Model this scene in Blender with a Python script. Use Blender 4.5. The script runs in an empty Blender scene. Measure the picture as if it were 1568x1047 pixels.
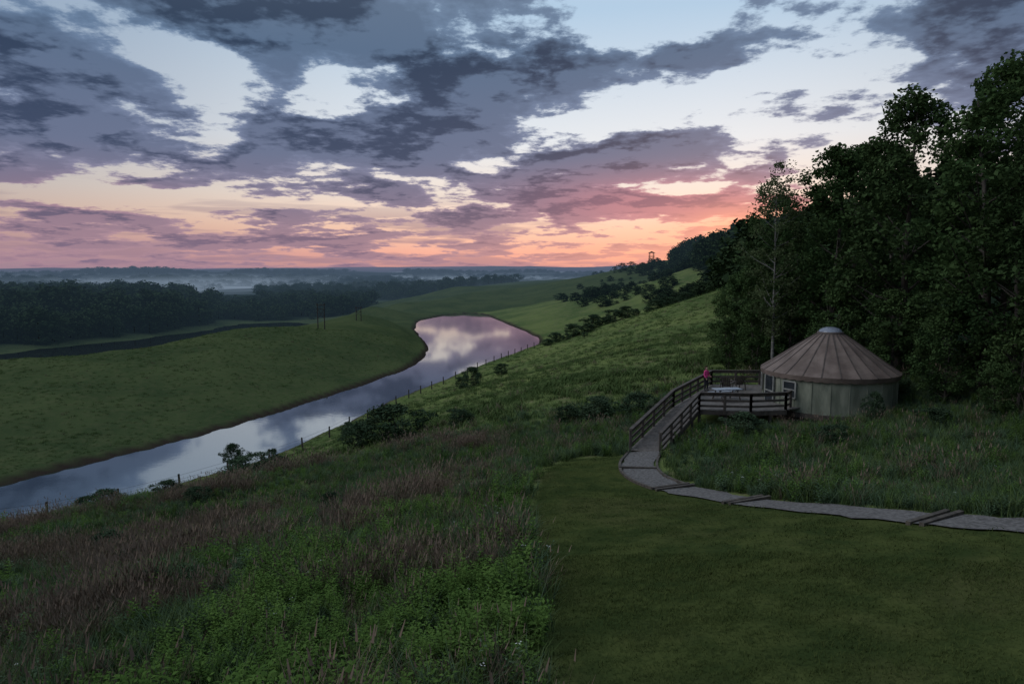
import bpy, math, random, bmesh
import numpy as np
from mathutils import Vector, Matrix
R = math.radians
rng = np.random.default_rng(7)
random.seed(7)
scene = bpy.context.scene
COL = scene.collection

# ------------------------------------------------------------------ node helpers
class T:
    def __init__(s, nt): s.nt = nt
    def n(s, typ, **k):
        nd = s.nt.nodes.new(typ)
        for a, b in k.items(): setattr(nd, a, b)
        return nd
    def set(s, inp, v):
        if isinstance(v, bpy.types.NodeSocket): s.nt.links.new(v, inp)
        elif isinstance(v, (tuple, list)):
            inp.default_value = tuple(v) + ((1,) if len(v) == 3 and inp.type == 'RGBA' else ())
        else: inp.default_value = v
    def m(s, op, a, b=None, c=None, clamp=False):
        nd = s.n('ShaderNodeMath', operation=op, use_clamp=clamp)
        s.set(nd.inputs[0], a)
        if b is not None: s.set(nd.inputs[1], b)
        if c is not None: s.set(nd.inputs[2], c)
        return nd.outputs[0]
    def vm(s, op, a, b=None, c=None):
        nd = s.n('ShaderNodeVectorMath', operation=op)
        s.set(nd.inputs[0], a)
        if b is not None: s.set(nd.inputs[1], b)
        if c is not None: s.set(nd.inputs[2], c)
        return nd.outputs['Value'] if op in ('LENGTH', 'DOT_PRODUCT') else nd.outputs[0]
    def mix(s, f, a, b, blend='MIX'):
        nd = s.n('ShaderNodeMix', data_type='RGBA', blend_type=blend)
        s.set(nd.inputs[0], f); s.set(nd.inputs[6], a); s.set(nd.inputs[7], b)
        return nd.outputs[2]
    def ss(s, v, a, b, lo=0.0, hi=1.0, typ='SMOOTHSTEP'):
        nd = s.n('ShaderNodeMapRange', interpolation_type=typ)
        s.set(nd.inputs[0], v); s.set(nd.inputs[1], a); s.set(nd.inputs[2], b)
        s.set(nd.inputs[3], lo); s.set(nd.inputs[4], hi)
        return nd.outputs[0]
    def noise(s, vec, scale, detail=4, rough=.5, dist=0.0, dim='3D'):
        nd = s.n('ShaderNodeTexNoise', noise_dimensions=dim)
        s.set(nd.inputs['Vector'], vec); s.set(nd.inputs['Scale'], scale)
        s.set(nd.inputs['Detail'], detail); s.set(nd.inputs['Roughness'], rough)
        s.set(nd.inputs['Distortion'], dist)
        return nd.outputs[0]
    def comb(s, x, y, z=0.0):
        nd = s.n('ShaderNodeCombineXYZ')
        s.set(nd.inputs[0], x); s.set(nd.inputs[1], y); s.set(nd.inputs[2], z)
        return nd.outputs[0]
    def ramp(s, f, stops):
        nd = s.n('ShaderNodeValToRGB'); cr = nd.color_ramp
        while len(cr.elements) < len(stops): cr.elements.new(0.5)
        for e, (p, c) in zip(cr.elements, stops):
            e.position = p; e.color = tuple(c) + (1,)
        s.set(nd.inputs[0], f)
        return nd.outputs[0]

def finish(t, shader, haze=True, mist=False):
    out = t.n('ShaderNodeOutputMaterial')
    if not haze:
        t.nt.links.new(shader, out.inputs[0]); return
    # aerial perspective: haze light painted into the surface as emission, growing with distance
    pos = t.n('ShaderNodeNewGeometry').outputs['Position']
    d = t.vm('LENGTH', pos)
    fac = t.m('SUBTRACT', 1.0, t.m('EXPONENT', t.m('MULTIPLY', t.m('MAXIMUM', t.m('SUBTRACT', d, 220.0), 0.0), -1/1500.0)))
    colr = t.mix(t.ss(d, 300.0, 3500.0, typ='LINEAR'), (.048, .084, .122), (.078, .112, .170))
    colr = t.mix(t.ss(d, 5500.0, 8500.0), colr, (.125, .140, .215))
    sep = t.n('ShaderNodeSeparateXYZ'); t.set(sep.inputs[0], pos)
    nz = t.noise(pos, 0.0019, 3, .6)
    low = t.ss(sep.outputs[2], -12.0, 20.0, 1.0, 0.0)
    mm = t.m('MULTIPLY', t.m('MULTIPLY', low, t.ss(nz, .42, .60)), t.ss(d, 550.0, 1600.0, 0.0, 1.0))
    colr = t.mix(mm, colr, (0.21, 0.27, 0.35))  # valley mist: pale emission painted onto low, distant surfaces
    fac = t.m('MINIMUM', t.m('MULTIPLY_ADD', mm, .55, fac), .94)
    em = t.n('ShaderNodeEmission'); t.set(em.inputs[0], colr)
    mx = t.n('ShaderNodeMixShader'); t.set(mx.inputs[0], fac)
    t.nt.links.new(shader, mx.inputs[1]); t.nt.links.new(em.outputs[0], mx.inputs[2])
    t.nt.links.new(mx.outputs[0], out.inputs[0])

def newmat(name):
    m = bpy.data.materials.new(name); m.use_nodes = True
    m.node_tree.nodes.clear()
    try: m.cycles.emission_sampling = 'NONE'
    except Exception: pass
    return m, T(m.node_tree)

def solid(name, c1, c2, scale=3.0, rough=.8, bump=.3, metal=0.0, haze=False, stretch=None, detail=5):
    m, t = newmat(name)
    pos = t.n('ShaderNodeTexCoord').outputs['Object']
    if stretch:
        pos = t.vm('MULTIPLY', pos, stretch)
    nz = t.noise(pos, scale, detail, .6)
    c = t.mix(t.ss(nz, .35, .65), c1, c2)
    p = t.n('ShaderNodeBsdfPrincipled')
    t.set(p.inputs['Base Color'], c); t.set(p.inputs['Roughness'], rough); t.set(p.inputs['Metallic'], metal)
    if bump:
        b = t.n('ShaderNodeBump'); t.set(b.inputs['Strength'], bump); t.set(b.inputs['Distance'], .02)
        t.set(b.inputs['Height'], nz); t.set(p.inputs['Normal'], b.outputs[0])
    finish(t, p.outputs[0], haze)
    return m

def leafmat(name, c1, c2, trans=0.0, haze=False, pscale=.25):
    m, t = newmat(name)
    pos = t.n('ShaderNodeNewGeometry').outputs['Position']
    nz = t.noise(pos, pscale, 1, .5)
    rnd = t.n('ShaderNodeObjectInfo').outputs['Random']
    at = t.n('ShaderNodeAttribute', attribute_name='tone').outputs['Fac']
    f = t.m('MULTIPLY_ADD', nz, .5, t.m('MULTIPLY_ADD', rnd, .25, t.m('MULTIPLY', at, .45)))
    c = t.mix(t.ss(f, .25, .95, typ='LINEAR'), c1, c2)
    d = t.n('ShaderNodeBsdfDiffuse'); t.set(d.inputs[0], c)
    sh = d.outputs[0]
    if trans:
        tr = t.n('ShaderNodeBsdfTranslucent'); t.set(tr.inputs[0], c)
        mx = t.n('ShaderNodeMixShader'); t.set(mx.inputs[0], trans)
        t.nt.links.new(d.outputs[0], mx.inputs[1]); t.nt.links.new(tr.outputs[0], mx.inputs[2]); sh = mx.outputs[0]
    finish(t, sh, haze)
    return m

# ------------------------------------------------------------------ mesh builder
class MB:
    def __init__(s): s.v = []; s.f = []; s.mi = []
    def add(s, vs, fs, mi=0):
        o = len(s.v); s.v += [tuple(v) for v in vs]
        for f in fs: s.f.append(tuple(o + i for i in f)); s.mi.append(mi)
    def beam(s, p, q, w, h, mi=0, up=(0, 0, 1)):
        p = Vector(p); q = Vector(q); a = (q - p).normalized(); up = Vector(up)
        sd = a.cross(up)
        if sd.length < 1e-3: sd = a.cross(Vector((0, 1, 0)))
        sd.normalize(); u = sd.cross(a).normalized()
        vs = []
        for e in (p, q):
            for i, j in ((-1, -1), (1, -1), (1, 1), (-1, 1)):
                vs.append(e + sd * i * w / 2 + u * j * h / 2)
        s.add(vs, [(0, 1, 2, 3), (7, 6, 5, 4), (0, 4, 5, 1), (1, 5, 6, 2), (2, 6, 7, 3), (3, 7, 4, 0)], mi)
    def tube(s, pts, rad, n=7, mi=0, cap=False):
        pts = [Vector(p) for p in pts]; vs = []
        for i, p in enumerate(pts):
            a = (pts[min(i + 1, len(pts) - 1)] - pts[max(i - 1, 0)]).normalized()
            b = a.cross(Vector((0.3, 1, 0.1))).normalized(); c = a.cross(b)
            for k in range(n):
                th = 2 * math.pi * k / n
                vs.append(p + (b * math.cos(th) + c * math.sin(th)) * rad[i])
        fs = [(i * n + k, i * n + (k + 1) % n, (i + 1) * n + (k + 1) % n, (i + 1) * n + k)
              for i in range(len(pts) - 1) for k in range(n)]
        if cap:
            fs.append(tuple(range(n))[::-1]); fs.append(tuple((len(pts) - 1) * n + k for k in range(n)))
        s.add(vs, fs, mi)
    def lathe(s, prof, n, mi=0, c=(0, 0)):
        vs = []
        for r, z in prof:
            for k in range(n):
                th = 2 * math.pi * k / n
                vs.append((c[0] + r * math.cos(th), c[1] + r * math.sin(th), z))
        s.add(vs, [(i * n + k, i * n + (k + 1) % n, (i + 1) * n + (k + 1) % n, (i + 1) * n + k)
                   for i in range(len(prof) - 1) for k in range(n)], mi)
    def mesh(s, name, mats, smooth=False):
        me = bpy.data.meshes.new(name); me.from_pydata(s.v, [], s.f)
        for m in mats: me.materials.append(m)
        me.polygons.foreach_set('material_index', s.mi)
        if smooth: me.polygons.foreach_set('use_smooth', [True] * len(s.f))
        me.update(); return me
    def obj(s, name, mats, parent=None, smooth=False, loc=None):
        o = bpy.data.objects.new(name, s.mesh(name, mats, smooth)); COL.objects.link(o)
        if parent: o.parent = parent
        if loc: o.location = loc
        return o

def empty(name, loc=(0, 0, 0)):
    e = bpy.data.objects.new(name, None); e.empty_display_size = .5; e.location = loc
    COL.objects.link(e); return e

def np_mesh(name, verts, quads, mats, tone=None, mi=None):
    me = bpy.data.meshes.new(name)
    nv, nf = len(verts), len(quads)
    me.vertices.add(nv); me.vertices.foreach_set('co', np.asarray(verts, np.float32).ravel())
    me.loops.add(nf * 4); me.loops.foreach_set('vertex_index', np.asarray(quads, np.int32).ravel())
    me.polygons.add(nf)
    me.polygons.foreach_set('loop_start', np.arange(nf, dtype=np.int32) * 4)
    for m in mats: me.materials.append(m)
    if mi is not None: me.polygons.foreach_set('material_index', np.asarray(mi, np.int32))
    if tone is not None:
        a = me.attributes.new('tone', 'FLOAT', 'POINT'); a.data.foreach_set('value', np.asarray(tone, np.float32))
    me.update(calc_edges=True)
    return me

# ------------------------------------------------------------------ terrain
def vnoise(x, y, seed=0):
    xi = np.floor(x).astype(np.int64); yi = np.floor(y).astype(np.int64)
    fx = x - xi; fy = y - yi
    fx = fx * fx * (3 - 2 * fx); fy = fy * fy * (3 - 2 * fy)
    def h(a, b):
        k = (a * 374761393 + b * 668265263 + seed * 1442695) & 0x7fffffff
        k = ((k ^ (k >> 13)) * 1274126177) & 0x7fffffff
        return ((k ^ (k >> 16)) & 0xffff) / 65535.0
    return (h(xi, yi) * (1 - fx) + h(xi + 1, yi) * fx) * (1 - fy) + (h(xi, yi + 1) * (1 - fx) + h(xi + 1, yi + 1) * fx) * fy
def fbm(x, y, o=4, seed=0):
    s = 0; a = .5; tt = 0
    for i in range(o):
        s = s + a * vnoise(x * 2 ** i + 17.3 * i, y * 2 ** i - 9.1 * i, seed + i); tt += a; a *= .5
    return s / tt
def sst(x, a, b):
    t = np.clip((x - a) / (b - a), 0, 1); return t * t * (3 - 2 * t)

NEAR = [(-160, 20), (-110, 38), (-75, 52), (-56, 60.5), (-49.3, 63.6), (-43.5, 66.3), (-37.9, 73.5), (-33, 83.1), (-29.8, 91), (-25.8, 108),
        (-23.7, 118.6), (-19.4, 137), (-12.9, 154.4), (-1.2, 193), (11.7, 228)]
FAR = [(3.5, 274), (-6.7, 327), (-17, 382), (-31, 376), (-43.8, 336), (-42, 296), (-37.1, 264.8), (-28.8, 228.5), (-24.4, 200.8),
       (-23.8, 181.7), (-25.9, 162), (-30.9, 141), (-36.6, 123.4), (-40.9, 109), (-45.6, 96.5), (-50.1, 87.7), (-54, 80.3),
       (-57.5, 73.3), (-65, 67), (-82, 61), (-115, 48), (-160, 38)]
def chaikin(P, closed=True, it=2):
    P = np.array(P, float)
    for _ in range(it):
        Q = np.roll(P, -1, 0)
        P = np.stack([.75 * P + .25 * Q, .25 * P + .75 * Q], 1).reshape(-1, 2)
    return P
RIV = chaikin(NEAR + FAR, it=2)
_n = np.roll(RIV, -1, 0) - np.roll(RIV, 1, 0)
_n = np.stack([_n[:, 1], -_n[:, 0]], 1) / (np.linalg.norm(_n, axis=1)[:, None] + 1e-6)
RIV = RIV + _n * ((rng.random(len(RIV)) - .5) * 1.0)[:, None]

def sdf(poly, x, y):
    x = np.asarray(x, float); y = np.asarray(y, float)
    d = np.full(x.shape, 1e9); ins = np.zeros(x.shape, bool)
    n = len(poly)
    for i in range(n):
        ax, ay = poly[i]; bx, by = poly[(i + 1) % n]
        ex, ey = bx - ax, by - ay
        t = np.clip(((x - ax) * ex + (y - ay) * ey) / (ex * ex + ey * ey + 1e-9), 0, 1)
        d = np.minimum(d, (x - ax - t * ex) ** 2 + (y - ay - t * ey) ** 2)
        c = ((ay > y) != (by > y))
        xx = ax + (y - ay) * ex / (ey if abs(ey) > 1e-9 else 1e-9)
        ins ^= c & (x < xx)
    d = np.sqrt(d)
    return np.where(ins, -d, d)

CP = [(0, 0, 19.3), (-10, -12, 19.4), (12, -12, 20.3), (30, 0, 20.6), (22, 12, 19.4), (12.1, 15.5, 18), (10.3, 18.3, 17.2), (8.2, 22.9, 16),
      (6, 28, 15.1), (7, 34.5, 14.6), (0.6, 21, 16.1), (1.3, 31.3, 14.7), (0.5, 8.4, 18.3), (-8, 10, 17.3), (-18, 8, 15.6), (-8, 22, 14.6),
      (-15, 32, 11.3), (-30, 18, 12), (-25, 48, 7.5), (-3.4, 40, 11.8), (-10, 55, 8.8), (-5.9, 70, 8.8), (7.1, 65, 12.4), (9.8, 90, 11.5),
      (16, 40, 14.8), (20.6, 44, 15.2), (16, 48, 14.4), (24, 38, 15.8), (30, 45, 17.5), (12, 42, 14.3), (13, 56, 13.6), (17.8, 70, 14.3),
      (22.5, 110, 13), (31.9, 110, 15.1), (50.6, 170, 18.3), (30, 180, 11.1), (13.7, 195, 4.4), (-6.5, 110, 5), (5, 130, 6), (0, 150, 3),
      (51, 210, 13), (20, 330, 6.7), (25, 420, 10), (47.6, 600, 12.6), (93, 600, 22.2), (101, 500, 29.5), (112, 450, 31), (113, 350, 34),
      (48, 350, 12.3), (77, 380, 16.5), (68, 260, 15.5), (85, 280, 24), (50, 60, 21), (70, 100, 27), (90, 160, 32), (60, 20, 23),
      (120, 60, 34), (150, 250, 40), (200, 400, 42), (60, 130, 22),
      (-70, 92, 3), (-101, 134, 6), (-90, 120, 5.2), (-59, 126.5, 4.5), (-81, 194, 7), (-35, 190, 4), (-42.7, 216, 5.5), (-56, 259, 7.5),
      (-60, 160, 6), (-120, 110, 5), (-160, 90, 3), (-52, 631, 9), (11, 865, 10), (-30, 480, 8), (0, 450, 6), (0, 560, 9), (-70, 340, 6), (-70, 420, 4),
      (-130, 185, -8), (-160, 240, -15.5), (-110, 230, -6), (-100, 290, -9), (-130, 330, -16), (-90, 380, -8), (-100, 460, -9),
      (-250, 315, -11.5), (-190, 345, -16.5), (-222, 370, -11.5), (-208, 425, -11.5), (-170, 400, -16), (-165, 520, -11.5), (-162, 455, -16), (-170, 600, -10.5), (-200, 650, -10.5), (-300, 397, -10.5), (-232, 450, -11), (-350, 500, -8),
      (-280, 520, -9), (-215, 512, -11.0), (-263, 620, -10), (-198, 740, -10), (-100, 700, -8), (-80, 560, -3), (-125, 540, -9), (-300, 200, -15), (-400, 100, -12), (-420, 270, -11),
      (-350, -50, -8), (-200, -60, 8), (-80, 0, 6), (-60, 30, 5.5), (-100, -60, 12), (-500, 500, -8), (-500, 900, -8), (-200, 1000, -8),
      (100, 1200, 8), (300, 900, 20), (350, 600, 30), (400, 200, 40), (300, -100, 35), (0, -300, 20), (-300, -300, 8)]
for p in [(-57.5, 73), (-45.6, 96.5), (-36.6, 123), (-25.9, 162), (-24.4, 201), (-37, 265), (-43.8, 336), (-31, 376), (-17, 382), (-6.7, 327),
          (3.5, 274), (11.7, 228), (-1.2, 193), (-19.4, 137), (-25.8, 108), (-33, 83), (-43.5, 66.3), (-49, 64), (-110, 38), (-110, 50), (-160, 20), (-160, 38)]:
    CP.append((p[0], p[1], .3))
CP = np.array(CP, float)
def kern(d2): return np.sqrt(d2 + 6.0 ** 2)
_n = len(CP)
A = kern((CP[:, None, 0] - CP[None, :, 0]) ** 2 + (CP[:, None, 1] - CP[None, :, 1]) ** 2) - np.eye(_n) * .15
Pm = np.c_[np.ones(_n), CP[:, :2]]
W = np.linalg.solve(np.block([[A, Pm], [Pm.T, np.zeros((3, 3))]]), np.r_[CP[:, 2], 0, 0, 0])
# far hill ranges: (distance, half depth, lowest crest z, crest relief, wavelength in m along the range, seed)
RANGES = [(1750, 260, -6, 20, 420, 51), (2700, 380, 4, 36, 700, 57), (4300, 600, 10, 62, 1200, 63), (7600, 1000, 18, 105, 1900, 71), (12500, 1600, 30, 150, 3600, 83)]
def height(x, y, full=False):
    x = np.atleast_1d(np.asarray(x, float)); y = np.atleast_1d(np.asarray(y, float))
    z = W[_n] + W[_n + 1] * x + W[_n + 2] * y
    for i in range(_n):
        z = z + W[i] * kern((x - CP[i, 0]) ** 2 + (y - CP[i, 1]) ** 2)
    r = np.hypot(x, y)
    near = sst(r, 15, 60)
    z = z + (fbm(x / 9, y / 9, 3, 3) - .5) * (.25 + .9 * near) * (1 - sst(r, 500, 900))
    zf = -15 + 12 * fbm(x / 700, y / 500, 3, 11) + (fbm(x / 60, y / 60, 2, 8) - .5) * np.interp(r, [900, 3000], [2, 8])
    th = np.arctan2(x, y)
    for (d0, wd, z0, rel, wl, sd_) in RANGES:
        rc = r + wd * 1.4 * (fbm(th * d0 / (wl * 1.6) + 5, r * 0 + 3.3, 2, sd_ + 3) - .5)
        crest = z0 + rel * (fbm(th * d0 / wl + 31, r * 0 + .5 * sd_, 4, sd_) - .36) / .64
        prof = np.exp(-((rc - d0) / wd) ** 2)
        zf = np.maximum(zf, -15 + (crest + 15) * prof + (fbm(x / 90, y / 90, 2, 8) - .5) * 6 * prof)
    z = z * (1 - sst(r, 850, 1400)) + zf * sst(r, 850, 1400)
    sd = sdf(RIV, x, y)
    bank = .35 + .10 * np.clip(sd, 0, 6)
    inr = sst(sd, 9, 0)
    out = np.maximum(z, bank) * (1 - inr) + (bank * .7 + np.clip(z, 0, 1.6) * .3) * inr
    out = np.where(sd > 9, np.where(sd < 25, np.maximum(z, .3), z), out)
    prof = np.where(sd > 0, -.1 + sst(sd, 0, 1.6) * (out + .1), np.maximum(-.1 + sd * .5, -1.5))
    zz = np.where(sd < 1.6, prof, out)
    zz = np.where(r > 480, z, zz)
    return (zz, sd) if full else zz
def H(x, y): return float(height(x, y)[0])

PATH = [(6.9, 34.6), (5.9, 31.6), (5.75, 29.2), (6.3, 27.2), (7.2, 25.2), (8.2, 22.9), (9.3, 20.4), (10.3, 18.3), (11.2, 16.6), (12.3, 15.2), (15, 13), (19, 10.5)]
LAWN = [(.5, -14), (.55, 8.4), (.7, 13.3), (.5, 21), (1.0, 27), (1.6, 32), (3.2, 34.6), (6.0, 34.2)] + PATH[1:] + [(22, 8), (22, -14)]
DECK = [(9.95, 41.5), (11.35, 40.7), (14.3, 40.2), (16.6, 40.6), (22, 44), (18.3, 49.7), (14.7, 49.8)]
YC = (20.6, 44.0)

az = np.concatenate([np.arange(-62, 62, .25), np.arange(62, 298, 3.0)])
rr = [.6]
while rr[-1] < 16000: rr.append(rr[-1] * 1.0145)
rr = np.array(rr)
RA, AZ = np.meshgrid(rr, np.radians(az), indexing='ij')
GX = RA * np.sin(AZ); GY = RA * np.cos(AZ)
gz, gsd = height(GX.ravel(), GY.ravel(), True)
nr, na = GX.shape
V = np.c_[GX.ravel(), GY.ravel(), gz]
ii, jj = np.meshgrid(np.arange(nr - 1), np.arange(na), indexing='ij')
j2 = (jj + 1) % na
Q = np.stack([ii * na + jj, ii * na + j2, (ii + 1) * na + j2, (ii + 1) * na + jj], -1).reshape(-1, 4)[:, ::-1]
# ground material
m, t = newmat('ground_grass')
pos = t.n('ShaderNodeNewGeometry').outputs['Position']
lawn = t.n('ShaderNodeAttribute', attribute_name='lawn').outputs['Fac']
mud = t.n('ShaderNodeAttribute', attribute_name='mud').outputs['Fac']
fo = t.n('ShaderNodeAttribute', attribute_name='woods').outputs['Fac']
left = t.n('ShaderNodeAttribute', attribute_name='pasture').outputs['Fac']
n1 = t.noise(pos, .05, 3, .6); n2 = t.noise(pos, .7, 4, .65); n3 = t.noise(pos, 7.0, 2, .7)
c = t.mix(t.ss(n1, .35, .65), (.086, .126, .042), (.158, .194, .064))
c = t.mix(t.ss(n2, .5, .72), c, (.185, .178, .088))
c = t.mix(t.m('MULTIPLY', t.ss(n3, .5, .3), .6), c, (.032, .052, .020))
cl = t.mix(t.ss(n2, .35, .65), (.038, .056, .018), (.074, .090, .028))
cl = t.mix(t.m('MULTIPLY', t.ss(t.noise(pos, .22, 3, .6), .48, .66), .5), cl, (.092, .090, .036))
cl = t.mix(t.m('MULTIPLY', t.ss(n3, .5, .3), .5), cl, (.022, .032, .012))
cp = t.mix(t.ss(n1, .35, .65), (.050, .074, .032), (.078, .102, .042))
cp = t.mix(t.m('MULTIPLY', t.ss(n2, .42, .68), .5), cp, (.102, .110, .052))
cp = t.mix(t.m('MULTIPLY', t.ss(n3, .5, .3), .4), cp, (.028, .044, .020))
c = t.mix(left, c, cp)
c = t.mix(lawn, c, cl)
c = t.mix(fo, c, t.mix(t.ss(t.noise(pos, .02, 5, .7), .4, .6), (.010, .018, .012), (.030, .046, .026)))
c = t.mix(mud, c, (.045, .034, .027))
p = t.n('ShaderNodeBsdfDiffuse'); t.set(p.inputs['Color'], c)
b = t.n('ShaderNodeBump'); t.set(b.inputs['Strength'], .6); t.set(b.inputs['Distance'], .3); t.set(b.inputs['Height'], n2)
t.set(p.inputs['Normal'], b.outputs[0])
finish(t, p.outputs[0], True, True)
ground_mat = m
me = np_mesh('ground', V, Q, [ground_mat])
me.polygons.foreach_set('use_smooth', np.ones(len(Q), bool))
lx = V[:, 0]; ly = V[:, 1]; lr = np.hypot(lx, ly)
gs = gsd
lawnm = np.where(lr < 60, sst(-sdf(LAWN, lx, ly), -.25, .25), 0)
mudm = np.where(lr < 480, sst(gs, 2.2, .9), 0)
def below_river(x, y):  # on the west side of the water
    cx = np.interp(y, [20, 38, 62, 73, 83, 108, 137, 182, 228, 300, 376, 1000], [-160, -110, -60, -47, -40, -33, -26, -14, -10, -20, -25, -30])
    return x < cx
pastm = np.where(below_river(lx, ly), 1.0, 0.0) * (lr < 1300) + 0
pastm = np.where((ly > 380) & (lr < 1300), 1.0, pastm)
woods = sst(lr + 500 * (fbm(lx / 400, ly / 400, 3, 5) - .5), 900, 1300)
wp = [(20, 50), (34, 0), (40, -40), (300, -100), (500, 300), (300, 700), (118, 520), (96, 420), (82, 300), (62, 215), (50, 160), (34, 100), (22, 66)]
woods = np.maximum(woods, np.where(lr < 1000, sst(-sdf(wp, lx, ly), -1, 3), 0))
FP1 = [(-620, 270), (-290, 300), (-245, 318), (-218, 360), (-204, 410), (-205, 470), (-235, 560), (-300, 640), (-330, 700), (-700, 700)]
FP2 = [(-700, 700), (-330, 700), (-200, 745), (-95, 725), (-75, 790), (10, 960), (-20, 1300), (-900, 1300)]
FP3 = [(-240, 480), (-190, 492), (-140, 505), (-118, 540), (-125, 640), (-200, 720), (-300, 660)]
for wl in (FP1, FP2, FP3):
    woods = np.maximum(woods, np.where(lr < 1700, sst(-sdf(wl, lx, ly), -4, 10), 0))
for nm, arr in (('lawn', lawnm), ('mud', mudm), ('woods', woods), ('pasture', pastm)):
    a = me.attributes.new(nm, 'FLOAT', 'POINT'); a.data.foreach_set('value', arr.astype(np.float32))
g = bpy.data.objects.new('ground', me); COL.objects.link(g)

# ------------------------------------------------------------------ water
def watermat(name, wave):
    m, t = newmat(name)
    pos = t.n('ShaderNodeNewGeometry').outputs['Position']
    n = t.noise(pos, .9, 3, .6)
    b = t.n('ShaderNodeBump'); t.set(b.inputs['Strength'], wave); t.set(b.inputs['Distance'], .05); t.set(b.inputs['Height'], n)
    gl = t.n('ShaderNodeBsdfGlossy'); t.set(gl.inputs['Color'], (.90, .93, .96)); t.set(gl.inputs['Roughness'], .04)
    t.set(gl.inputs['Normal'], b.outputs[0])
    df = t.n('ShaderNodeBsdfDiffuse'); t.set(df.inputs['Color'], (.03, .036, .034))
    fr = t.n('ShaderNodeFresnel'); t.set(fr.inputs['IOR'], 1.33)
    f = t.m('MULTIPLY_ADD', fr.outputs[0], .6, .36, clamp=True)
    mx = t.n('ShaderNodeMixShader'); t.set(mx.inputs[0], f)
    t.nt.links.new(df.outputs[0], mx.inputs[1]); t.nt.links.new(gl.outputs[0], mx.inputs[2])
    finish(t, mx.outputs[0], False)
    return m
wm = watermat('calm_water', .04)
P = RIV; nrm = np.roll(P, -1, 0) - np.roll(P, 1, 0)
nrm = np.stack([nrm[:, 1], -nrm[:, 0]], 1) / (np.linalg.norm(nrm, axis=1)[:, None] + 1e-6)
Pw = P + nrm * .8
if sdf(RIV, Pw[:40, 0], Pw[:40, 1]).mean() < 0: Pw = P - nrm * .8
mb = MB(); mb.add([(a, b_, 0.0) for a, b_ in Pw], [tuple(range(len(Pw)))])
ro = mb.obj('river_water', [wm])
bm = bmesh.new(); bm.from_mesh(ro.data); bmesh.ops.triangulate(bm, faces=bm.faces[:])
for f in bm.faces:
    if f.normal.z < 0: f.normal_flip()
bm.to_mesh(ro.data); bm.free()
mb = MB(); mb.add([(-900, 60, -13.5), (-85, 60, -13.5), (-85, 790, -13.5), (-900, 790, -13.5)], [(0, 1, 2, 3)])
mb.obj('lake_water', [wm])

# ------------------------------------------------------------------ foliage meshes
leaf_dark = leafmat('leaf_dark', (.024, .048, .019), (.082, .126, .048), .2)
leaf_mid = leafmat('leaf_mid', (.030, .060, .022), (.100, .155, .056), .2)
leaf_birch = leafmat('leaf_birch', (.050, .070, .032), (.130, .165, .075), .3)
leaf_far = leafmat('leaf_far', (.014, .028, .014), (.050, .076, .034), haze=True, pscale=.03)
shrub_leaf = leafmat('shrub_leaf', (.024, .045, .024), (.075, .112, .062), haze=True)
bark = solid('bark', (.045, .036, .028), (.10, .085, .07), 4.0, .9, .6, stretch=(1, 1, .2), haze=False)
bark_birch = solid('bark_birch', (.10, .095, .085), (.22, .21, .19), 3.0, .8, .3, stretch=(1, 1, 2.5), haze=False)

def leaves(centers, rad, per, size, g, flat=.7, tone_c=None, up=.35):
    n = len(centers) * per
    c = np.repeat(centers, per, 0)
    off = g.normal(size=(n, 3)); off /= np.linalg.norm(off, axis=1)[:, None]
    off *= (g.random((n, 1)) ** .45) * np.repeat(rad, per)[:, None]; off[:, 2] *= flat
    c = c + off
    nrm = g.normal(size=(n, 3)); nrm[:, 2] = np.abs(nrm[:, 2]) + up; nrm /= np.linalg.norm(nrm, axis=1)[:, None]
    u = np.cross(nrm, g.normal(size=(n, 3))); u /= np.linalg.norm(u, axis=1)[:, None]
    v = np.cross(nrm, u)
    s = size * (.65 + .7 * g.random((n, 1)))
    vs = np.stack([c - u * s * .5, c + v * s * .3 - u * s * .05 + nrm * s * .06, c + u * s * .5 - nrm * s * .08, c - v * s * .3 - u * s * .05 + nrm * s * .06], 1).reshape(-1, 3)
    q = np.arange(n * 4).reshape(-1, 4)
    if tone_c is None: tone_c = g.random(len(centers))
    tone = np.repeat(np.clip(np.repeat(tone_c, per) * .7 + .3 * g.random(n), 0, 1), 4)
    return vs, q, tone

def crown_centers(h, r, base, n, g, shape=1.0, lobes=7):
    la = g.random(lobes) * 2 * math.pi; lz = g.random(lobes); lw = .7 + .5 * g.random(lobes)
    out = []
    while len(out) < n:
        zz = g.random() ** .9; a = g.random() * 2 * math.pi
        prof = max(math.sin(math.pi * (.06 + .94 * zz) ** (1.0 * shape)), 0) ** .55
        prof = max(prof, .10)
        lob = .66 + max(lw[k] * .50 * math.exp(-(((a - la[k] + math.pi) % (2 * math.pi) - math.pi) / .7) ** 2 - ((zz - lz[k]) / .20) ** 2) for k in range(lobes))
        rr_ = r * prof * lob * (g.random() ** .38)
        out.append((rr_ * math.cos(a), rr_ * math.sin(a), base + (h - base) * zz))
    return np.array(out)

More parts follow.
